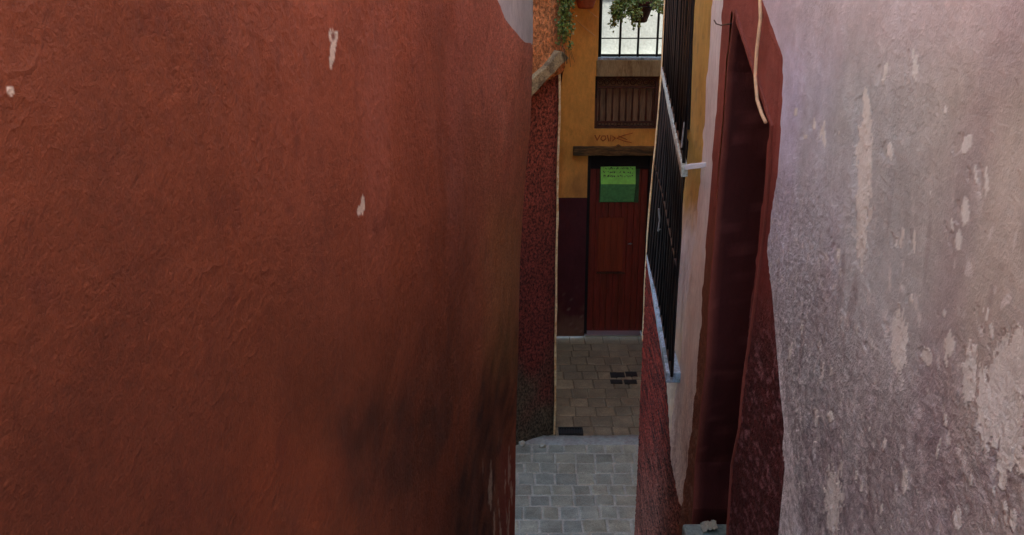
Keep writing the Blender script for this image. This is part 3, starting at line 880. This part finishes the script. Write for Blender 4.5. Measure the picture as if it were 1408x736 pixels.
for i in range(nb):
    x = bx0+.05+(bx1-bx0-.10)*i/(nb-1)+random.uniform(-.004, .004); mb = MB()
    zz_ = [zb2, zb2+(zt2-zb2)*.15, zb2+(zt2-zb2)*.5, zb2+(zt2-zb2)*.85, zt2]
    mb.tube([(x, FY+.048, z) for z in zz_], [.007, .012, .0085, .012, .007], 8); mb.build('baluster', M['wood_dark'], bal, smooth=True)
mb = MB(); mb2 = MB()
for i in range(9):      # scroll band above and small one below
    cx = bx0+.06+(bx1-bx0-.12)*i/8; cz = (zt+zt2)/2; r = abs(zt-zt2)*.36
    mb.tube([(cx+r*math.cos(a*.5)*(1-.035*a), FY+.045, cz+r*math.sin(a*.5)*(1-.035*a)) for a in range(19)], .006, 5)
    cz = (zb2+z_b0+.02)/2; r2 = .014
    mb2.tube([(cx+r2*1.6*math.cos(a*.8), FY+.045, cz+r2*math.sin(a*.8)) for a in range(9)], .0045, 5)
mb.build('scrollwork', M['wood_dark'], bal, smooth=True); mb2.build('scrollwork', M['wood_dark'], bal, smooth=True)
# lintel beam
mb = MB(); lx0 = X(788, 207); lx1 = X(898, 207)+.05; n = 30; vs = []; fs = []
for i in range(n+1):
    x = lx0+(lx1-lx0)*i/n; a = .012*noise.noise(Vector((x*9, 1, 0))); b = .010*noise.noise(Vector((x*9, 4, 0))); c = .01*noise.noise(Vector((x*7, 7, 0)))
    if .93 < (i/n)*1.85 < 1.0: a += .02
    vs += [(x, FY-.055+c, z_l0+b), (x, FY+.10, z_l0+b), (x, FY+.10, z_l1+a), (x, FY-.055+c, z_l1+a)]
for i in range(n):
    for k in range(4): fs.append((i*4+k, i*4+(k+1) % 4, i*4+4+(k+1) % 4, i*4+4+k))
fs += [(0, 1, 2, 3), (n*4, n*4+3, n*4+2, n*4+1)]
mb.add(vs, fs); mb.build('lintel', M['lintel'], house_o, bevel=.006)
# door
mb = MB()
mb.box(dx0-.002, dx0+.035, FY+.02, FY+.20, 0, z_l0+.004); mb.box(dx1-.035, dx1+.002, FY+.02, FY+.20, 0, z_l0+.004)
zd1 = Z(234)
mb.box(dx0+.035, dx1-.035, FY+.06, FY+.20, zd1, z_l0+.004)
mb.build('door_frame', M['black'], house_o, bevel=.004)
mb = MB()
x0 = dx0+.037; x1 = dx1-.037; npl = 9
for i in range(npl):
    a = x0+(x1-x0)*i/npl; b = x0+(x1-x0)*(i+1)/npl
    j = random.uniform(0, .003); mb.box(a+.0012, b-.0012, FY+.09+j, FY+.13, .03, zd1-.003)
mb.box(x0, x1, FY+.115, FY+.14, .03, zd1-.003)
door = mb.build('door', M['door_red'], house_o, bevel=.003)
px0, px1, pz1, pz0 = X(823, 340), X(858, 340), Z(302), Z(376)
mb = MB(); n = 4
for i in range(n):
    a = px0+(px1-px0)*i/n; b = px0+(px1-px0)*(i+1)/n; mb.box(a+.001, b-.001, FY+.078, FY+.0885, pz0, pz1)
mb.build('centre_panel', M['door_brown'], door, bevel=.002)
mb = MB(); mb.box(px0-.01, px1+.03, FY+.072, FY+.0885, pz0-.030, pz0-.012); mb.build('panel_rail', M['wood_dark'], door, bevel=.002)
mb = MB(); zk = Z(338); xk = X(868, 338)
mb.tube([(xk, FY+.09, zk), (xk, FY+.062, zk)], .010, 8); mb.tube([(xk+.02, FY+.066, zk+.004), (xk-.03, FY+.066, zk)], .006, 6)
mb.build('door_handle', M['latch'], door, smooth=True)
M['alu'] = simple('sky reflector metal', (.9, .9, .92), .3, 20, .04, .2, .001, 1.0)  # polished so the sloped strip under the door mirrors the sky
mb = MB(); xe = X(881, 461); mb.prism([(dx0+.01, FY+.0, .004), (dx0+.01, FY+.085, .004), (dx0+.01, FY+.085, .034), (dx0+.01, FY+.07, .034), (dx0+.01, FY+.0, .012)], (xe-dx0-.01, 0, 0)); mb.build('reflector_strip', M['alu'], door)  # strip shaped as a sky reflector for the bright line under the door
# wall scribble over the lintel
mb = MB()
def stroke(pts, w):
    q = [Vector((P(u, v, FY).x, FY-.007, P(u, v, FY).z)) for (u, v) in pts]
    for a, b in zip(q, q[1:]):
        d = (b-a).normalized(); s = Vector((-d.z, 0, d.x))*w
        mb.prism([a-s-d*w*.4, b-s+d*w*.4, b+s+d*w*.4, a+s-d*w*.4], (0, .004, 0))
stroke([(818, 186), (821, 193), (825, 186)], .006)
stroke([(828, 187), (826, 191), (829, 194), (833, 191), (832, 187), (828, 187)], .005)
stroke([(835, 186), (837, 194)], .006); stroke([(840, 186), (839, 194)], .005)
stroke([(842, 187), (846, 190), (842, 194)], .005)
stroke([(870, 183), (858, 186), (848, 190), (858, 194), (868, 196)], .004); stroke([(850, 187), (862, 192)], .004)
mb.build('wall_scribble', M['graffiti'], house_o)

# green sign on the door: a card folded outward, the lower half's shade put into its colour
sg = empty('door_sign', ((X(852, 252)), FY+.06, Z(280)), 'folded bright green card with faint handwriting fixed on the far plank door', 'sign')
sx0, sx1 = X(826, 252), X(874, 252); zs1, zsm, zs0 = Z(224.5), Z(253.5), Z(280)
ys1, ysm, ys0 = FY+.078, FY-.005, FY+.076
mb = MB(); mb.box(sx0-.006, X(880, 252), FY+.080, FY+.0875, zs0-.008, zs1+.002); mb.build('backing', M['green_board'], sg)
mb = MB(); mb.prism([(sx0, ys1, zs1), (sx1, ys1, zs1+.002), (sx1, ysm, zsm), (sx0, ysm+.004, zsm)], (0, .003, .002)); up = mb.build('upper_flap', M['green_lit'], sg)
mb = MB(); mb.prism([(sx0, ysm+.004, zsm-.001), (sx1, ysm, zsm-.001), (sx1-.002, ys0, zs0), (sx0+.002, ys0, zs0)], (0, .003, -.001)); mb.build('lower_flap', M['green_shaded'], sg)
mb = MB(); rr2 = random.Random(12)
def on_flap(s, t):     # s along, t down 0..1
    return Vector((sx0+(sx1-sx0)*s, ys1+(ysm-ys1)*t-.0025, zs1+(zsm-zs1)*t+.002))
for row, t in enumerate((.12, .30, .47, .64)):
    s = .07
    while s < .90:
        if rr2.random() < .86:
            k = rr2.randint(2, 4); pts = [on_flap(s+rr2.uniform(0, .05), t+rr2.uniform(-.055, .055)) for _ in range(k)]
            for a, b in zip(pts, pts[1:]):
                if (b-a).length < 1e-4: continue
                d = (b-a).normalized(); sd = d.cross(Vector((0, -1, .3)).normalized())*.0030
                mb.prism([a-sd, b-sd, b+sd, a+sd], (0, -.0008, .0003))
        s += .058
    
mb.build('handwriting', M['ink'], up)
# ================================================================== PLANTS AND POTS
def leaf(mb, p, size, rnd, base, droop=.3):
    d = Vector((rnd.uniform(-1, 1), rnd.uniform(-1, 1), rnd.uniform(-1, .6)-droop)).normalized()
    s = d.orthogonal().normalized(); s.rotate(__import__('mathutils').Quaternion(d, rnd.uniform(0, 6.28)))
    L = size*rnd.uniform(.7, 1.3); W = L*.42; nrm = d.cross(s)*L*.12
    c = mul(base, rnd.uniform(.55, 1.5)); c = (c[0]*rnd.uniform(.8, 1.4), c[1], c[2]*rnd.uniform(.6, 1.1))
    mb.add([p, p+d*L*.45+s*W, p+d*L+nrm*-.5, p+d*L*.45-s*W, p+d*L*.45+nrm], [(0, 1, 4), (1, 2, 4), (2, 3, 4), (3, 0, 4)], c)
G1 = (.14, .22, .05)
rnd = random.Random(3)
# trailing vine on the stucco house corner
vine = empty('trailing_vine', P(779, 66, 8.36), 'narrow trailing green vine hanging down the orange stucco corner above the stone ledge', 'plant')
mb = MB(); st = MB()
for k in range(8):
    u0 = rnd.uniform(772, 786); pts = []
    vend = rnd.uniform(40, 74)
    for i in range(9):
        v = -120+(vend+120)*i/8; pts.append(P(u0+rnd.uniform(-3, 3), v, 8.37+rnd.uniform(-.02, .03)))
    st.tube(pts, .003, 5)
    for i in range(230):
        t = rnd.random(); f = t*8; i0 = min(7, int(f)); p = lerp(pts[i0], pts[i0+1], f-i0)
        p = p+Vector((rnd.gauss(0, .018), rnd.gauss(0, .02), 0)); leaf(mb, p, .026, rnd, G1 if rnd.random() > .2 else (.2, .22, .06))
mb.build('foliage', M['leaf'], vine, paint=True); st.build('stem', M['stem'], vine)
mb = MB()
for i in range(10):
    a = P(rnd.uniform(772, 784), rnd.uniform(62, 72), 8.36); mb.tube([a, a+Vector((rnd.uniform(-.01, .05), 0, -rnd.uniform(.05, .16)))], .0022, 4)
mb.build('dry_stem', M['stem'], vine)
# terracotta pot
def pot(cx, cy, zb, r0, r1, h, mat, parent):
    mb = MB(); prof = [(0, zb+.004), (r0*.72, zb), (r0*.93, zb+.010), (r0, zb+.03)]
    for i in range(1, 7): prof.append((r0+(r1-r0)*i/6, zb+.03+(h-.03)*i/6))
    prof += [(r1+.015, zb+h), (r1+.015, zb+h+.045), (r1-.008, zb+h+.045), (r1-.012, zb+h+.005), (0, zb+h)]
    mb.lathe(cx, cy, prof, 32); o = mb.build('pot', mat, parent, smooth=True); return o
def plant_pot(u, vb, Y, r0, r1, h, mat, label, leaves, spread, hang, wall_y):
    b = P(u, vb, Y); e = empty('hanging_pot', b, label, 'flower pot', 'flower pots hanging above the far door')
    pot(b.x, b.y, b.z, r0, r1, h, mat, e)
    mb = MB(); zt_ = b.z+h+.03
    mb.tube([(b.x+(r1+.02)*math.cos(a*math.pi/12), b.y+(r1+.02)*math.sin(a*math.pi/12), b.z+h-.004) for a in range(25)], .005, 5)
    mb.tube([(b.x, b.y+r1+.02, b.z+h-.004), (b.x, wall_y, b.z+h+.02), (b.x, wall_y, b.z+h+.25)], .006, 5)
    mb.build('holder', M['wire'], e)
    mb = MB(); st = MB()
    for k in range(hang[0]):
        a = rnd.uniform(1.9, 4.6) if rnd.random() < .72 else rnd.uniform(-1.2, 1.9); ln = rnd.uniform(.06, hang[1])*(1 if 1.9 < a else .35); q = Vector((b.x+math.cos(a)*r1, b.y+math.sin(a)*r1, zt_))
        o2 = Vector((math.cos(a), math.sin(a), 0)); pts = [Vector((b.x, b.y, zt_-.02)), q+Vector((0, 0, .05)), q+o2*spread*.5+Vector((0, 0, .02)), q+o2*spread*.75+Vector((0, 0, -ln*.5)), q+o2*spread*.8+Vector((0, 0, -ln))]
        pts = [p if p.y < wall_y-.01 else Vector((p.x, wall_y-.01, p.z)) for p in pts]
        st.tube(pts, .0025, 4)
        for i in range(leaves//hang[0]):
            f = rnd.random()**.7*4; i0 = min(3, int(f)); p = lerp(pts[i0], pts[i0+1], f-i0)+Vector((rnd.gauss(0, .022), rnd.gauss(0, .022), rnd.gauss(0, .02)))
            leaf(mb, p, .036, rnd, (.16, .26, .07))
    mb.build('foliage', M['leaf'], e, paint=True); st.build('stem', M['stem'], e)
    return e
plant_pot(805, 12, 10.66, .085, .150, .22, M['terracotta'], 'round terracotta pot hanging on the orange wall left of the terrace bars', 500, .10, (14, .14), FY+.0)
plant_pot(879, 31, 10.70, .085, .135, .17, M['pot_dark'], 'dark brown clay pot with leafy green plant hanging before the terrace bars', 1500, .16, (34, .27), FY+.04)
# pale twigs across the orange wall
mb = MB(); mb.tube([P(808, 14, FY-.02), P(816, 20, FY-.03), P(823, 25, FY-.02)], .004, 5)
mb.tube([P(792, 28, FY-.02), P(806, 40, FY-.03), P(819, 50, FY-.02)], .004, 5)
tag(mb.build('twine', M['pale_twine'], None), 'pale thin twine strands slanting across the orange wall beside the trailing vine', 'twine')

# ================================================================== GROUND
mb = MB(); mb.box(-100, 100, -100, 100, -.30, -.06); tag(mb.build('ground', M['earth']), 'bare earth ground under the alley', None, None, 'structure')
def tile_sheet(name, x0, x1, y0, y1, w, d, base, alt, mat, topz, gap, rows_wob, seed):
    rnd = random.Random(seed); mb = MB(); y = y0
    while y < y1:
        dd = d*rnd.uniform(.85, 1.12); x = x0 - rnd.uniform(0, w)
        while x < x1:
            ww = w*rnd.uniform(.82, 1.2)
            c = mix(base, alt, rnd.random()); c = mul(c, rnd.uniform(.88, 1.12))
            h = topz+rnd.uniform(-.003, .003); g = gap
            wob = lambda X_, Y_: .012*rows_wob*noise.noise(Vector((X_*2.0, Y_*2.0, 0)))
            vs = []
            for (ix, iy) in ((0, 0), (1, 0), (1, 1), (0, 1)):
                X_ = x+g + (ww-2*g)*ix + rnd.uniform(-.003, .003); Y_ = y+g+(dd-2*g)*iy + rnd.uniform(-.003, .003)
                vs.append((X_+wob(Y_, X_), Y_+wob(X_, Y_)*2))
            cx = sum(v[0] for v in vs)/4; cy = sum(v[1] for v in vs)/4; tl = (rnd.uniform(-.002, .002), rnd.uniform(-.002, .002))
            low = [(a, b, topz-.03) for a, b in vs]
            mid = [(a, b, h-.005) for a, b in vs]
            top = [(cx+(a-cx)*(1-.012/ww*2), cy+(b-cy)*(1-.012/dd*2), h+tl[i % 2]*.5) for i, (a, b) in enumerate(vs)]
            mb.add(low+mid+top, [(0, 1, 5, 4), (1, 2, 6, 5), (2, 3, 7, 6), (3, 0, 4, 7), (4, 5, 9, 8), (5, 6, 10, 9), (6, 7, 11, 10), (7, 4, 8, 11), (8, 9, 10, 11)], c)
            x += ww
        y += dd
    o = mb.build(name, mat, None, paint=True); tag(o, None, None, None, 'structure'); return o
KF = .62
YB = 8.42
tag(tile_sheet('near_pavement', -1.37, 2.3, 6.64, YB-.14, .165, .185, C(144, 146, 126, KF), C(128, 136, 124, KF), M['paver'], .0, .0055, 1, 5), 'grey worn pavers at the foot of the alley')
tag(tile_sheet('far_pavement', .2, 2.6, YB, 10.92, .19, .21, C(134, 121, 94, KF), C(116, 106, 84, KF), M['paver'], -.012, .003, 1, 6), 'dark brown stone paving before the far door')
mb = MB(); mb.box(-1.6, 2.6, 6.5, YB-.06, -.06, -.004); tag(mb.build('mortar_bed', M['mortar']), 'pale mortar between the near pavers', None, None, 'structure')
M['mortar2'] = simple('dark joints', C(100, 90, 70, KF), .9, 80, .25, .7, .005)
mb = MB(); mb.box(.0, 2.6, YB-.05, 10.95, -.06, -.016); tag(mb.build('joint_bed', M['mortar2']), 'dark jointing between the far pavers', None, None, 'structure')
# worn cement band between both pavings
M['cement'] = simple('worn cement', C(142, 150, 142, KF), .6, 40, .25, .7, .006, dark=C(122, 124, 118, KF))
mb = MB(); n = 60; vs = []; fs = []
for i in range(n+1):
    x = -.4+2.9*i/n
    a = YB-.15+.03*noise.noise(Vector((x*3, 0, 0)))+.015*noise.noise(Vector((x*14, 0, 0))); b = YB+.012+.02*noise.noise(Vector((x*4, 5, 0)))+.012*noise.noise(Vector((x*17, 5, 0)))
    h = .006+.003*noise.noise(Vector((x*6, 9, 0)))
    vs += [(x, a-.02, -.02), (x, a, h-.004), (x, (a+b)/2, h+.004), (x, b, h), (x, b+.008, -.03)]
for i in range(n):
    for k in range(4): fs.append((i*5+k, i*5+k+1, i*5+5+k+1, i*5+5+k))
mb.add(vs, fs); tag(mb.build('kerb', M['cement'], None, smooth=True), 'worn bluish cement band between the two pavings', None, None, 'structure')
# stairs down from the camera, landing where the photographer stands
mb = MB(); nst = 16; top = 2.72; rise = top/nst; y0 = 2.43; run = (6.62-y0)/nst
mb.box(-1.2, 1.3, -2.2, y0, 1.2, top)
for i in range(nst):
    if i == 0: continue
    mb.box(-1.2, 1.3, y0+run*(i-1), y0+run*i+.015, -.05, top-rise*i)
tag(mb.build('steps', M['steps'], None, bevel=.01), 'stone steps leading down into the alley', None, None, 'structure')

# drain by the stucco corner
e = empty('drain_grate', on_floor(782, 598), 'small dark iron drain grate on the ground at the stucco house corner', 'drain')
p0 = on_floor(766, 602); p1 = on_floor(800, 595)
mb = MB(); yA, yB = 8.38+.09, 8.38+.20; xA, xB = p0.x+.03, p1.x
mb.box(xA, xB, yA-.012, yA, -.01, .012); mb.box(xA, xB, yB, yB+.012, -.01, .012); mb.box(xA-.012, xA, yA-.012, yB+.012, -.01, .012); mb.box(xB, xB+.012, yA-.012, yB+.012, -.01, .012)
mb.box(xA, xB, yA, yB, -.012, -.004)
mb.build('frame', M['metal'], e)
mb = MB()
for i in range(8):
    x = xA+.012+(xB-xA-.03)*i/7; mb.box(x, x+.010, yA+.001, yB-.001, -.003, .008)
mb.build('grate_bars', M['metal'], e)
# inspection covers in the far paving
for (u0, v0, u1, v1, lab) in ((840, 512, 858, 518.5, 'wider dark metal cover upper left of four set in the brown paving'), (861, 511, 875, 517.5, 'faint metal cover upper right of four set in the brown paving'),
                         (840, 522, 855, 527, 'dark metal cover lower left of four set in the brown paving'), (859, 522, 875, 527.5, 'narrow metal cover lower right of four set in the brown paving')):
    a = on_floor(u0, v1, -.005); b = on_floor(u1, v0, -.005)
    mb = MB(); mb.box(a.x, b.x, a.y, b.y, -.018, -.004); mb.box(a.x+.012, b.x-.012, a.y+.012, b.y-.012, -.004, .000)
    tag(mb.build('metal_cover', M['metal'], None, bevel=.003), lab, 'utility cover', 'metal covers in the far paving')

# litter
def lump(name, c, sx, sy, sz, mat, label, cat, seed, group=None):
    bm = bmesh.new(); bmesh.ops.create_icosphere(bm, subdivisions=3, radius=1)
    for v in bm.verts:
        k = 1+.35*noise.noise(v.co*1.7+Vector((seed, 0, 0))); v.co = Vector((v.co.x*sx*k, v.co.y*sy*k, max(-.3, v.co.z)*sz*k))+Vector(c)
    me = bpy.data.meshes.new(name); bm.to_mesh(me); bm.free(); me.shade_smooth()
    tag(link(name, me, mat), label, cat, group)
q = on_floor(716, 611); lump('pebble', (q.x+.01, q.y-.02, .012), .035, .03, .03, M['paper'], 'pale stone chunk at the foot of the rough stucco by the red corner', 'stone', 3, 'pale stones at the foot of the stucco wall')
q = on_floor(746, 613); lump('pebble', (q.x, q.y-.02, .010), .032, .028, .022, M['paper'], 'flatter pale stone on the pavers below the middle of the stucco base', 'stone', 9, 'pale stones at the foot of the stucco wall')
# crumpled paper on the doorstep
bm = bmesh.new(); bmesh.ops.create_grid(bm, x_segments=8, y_segments=8, size=.5)
for v in bm.verts:
    x, y = v.co.x, v.co.y
    v.co = Vector((.80+x*.06, 3.61+y*.06, 2.082+.028*abs(noise.noise(Vector((x*4, y*4, 2))))+.018*(x+.5)))
me = bpy.data.meshes.new('paper_scrap'); bm.to_mesh(me); bm.free()
o = link('paper_scrap', me, M['paper']); md = o.modifiers.new('thick', 'SOLIDIFY'); md.thickness = .002
tag(o, 'crumpled pale paper scrap lying on the grey green doorstep', 'paper')

# unseen block added across the little square to keep sun off the far door
e = empty('sun_blocker', (3.2, 8.6, 0), 'added unseen ochre block keeping the sun off the far door', 'house')
mb = MB(); mb.box(2.25, 3.0, 6.45, 10.4, -.04, 7.4); mb.box(2.25, 3.0, 10.401, 10.86, -.04, 4.5); o = mb.build('wall', M['flat'], e, paint=True)
for d in o.data.color_attributes['paint'].data: d.color = (.45, .30, .12, 1)
mb = MB(); mb.box(2.2, 3.05, 6.4, 10.4, 7.4, 7.55); mb.build('roof', M['roof'], e)

# ================================================================== LIGHT, SKY, CAMERA
SUN_EL, SUN_AZ = 46, 115      # azimuth measured clockwise from +Y
w = bpy.data.worlds.new('World'); sc.world = w; w.use_nodes = True
nt = w.node_tree; bg = nt.nodes['Background']; sky = nt.nodes.new('ShaderNodeTexSky'); sky.sky_type = 'NISHITA'; sky.sun_disc = False
sky.sun_elevation = R(SUN_EL); sky.sun_rotation = R(SUN_AZ); sky.dust_density = 2.0; sky.air_density = 1.0
nt.links.new(sky.outputs[0], bg.inputs[0]); bg.inputs[1].default_value = .15
sl = bpy.data.lights.new('sun', 'SUN'); sl.energy = 3.5; sl.angle = R(.5); sl.color = (1, .95, .86)
so = bpy.data.objects.new('sun', sl); col.objects.link(so)
d = Vector((math.sin(R(SUN_AZ))*math.cos(R(SUN_EL)), math.cos(R(SUN_AZ))*math.cos(R(SUN_EL)), math.sin(R(SUN_EL))))
so.rotation_euler = d.to_track_quat('Z', 'Y').to_euler()
cam = bpy.data.cameras.new('camera'); co = bpy.data.objects.new('camera', cam); col.objects.link(co)
co.location = (0, 0, EYE); co.rotation_euler = (R(90)-PITCH, 0, 0)
cam.sensor_width = 36; cam.lens = 36*FPX/1408; cam.clip_start = .05; cam.clip_end = 500
sc.camera = co
sc.render.engine = 'CYCLES'
sc.cycles.max_bounces = 10; sc.cycles.diffuse_bounces = 7
sc.view_settings.view_transform = 'Standard'; sc.view_settings.look = 'None'
sc.view_settings.exposure = 1.85; sc.view_settings.gamma = 1
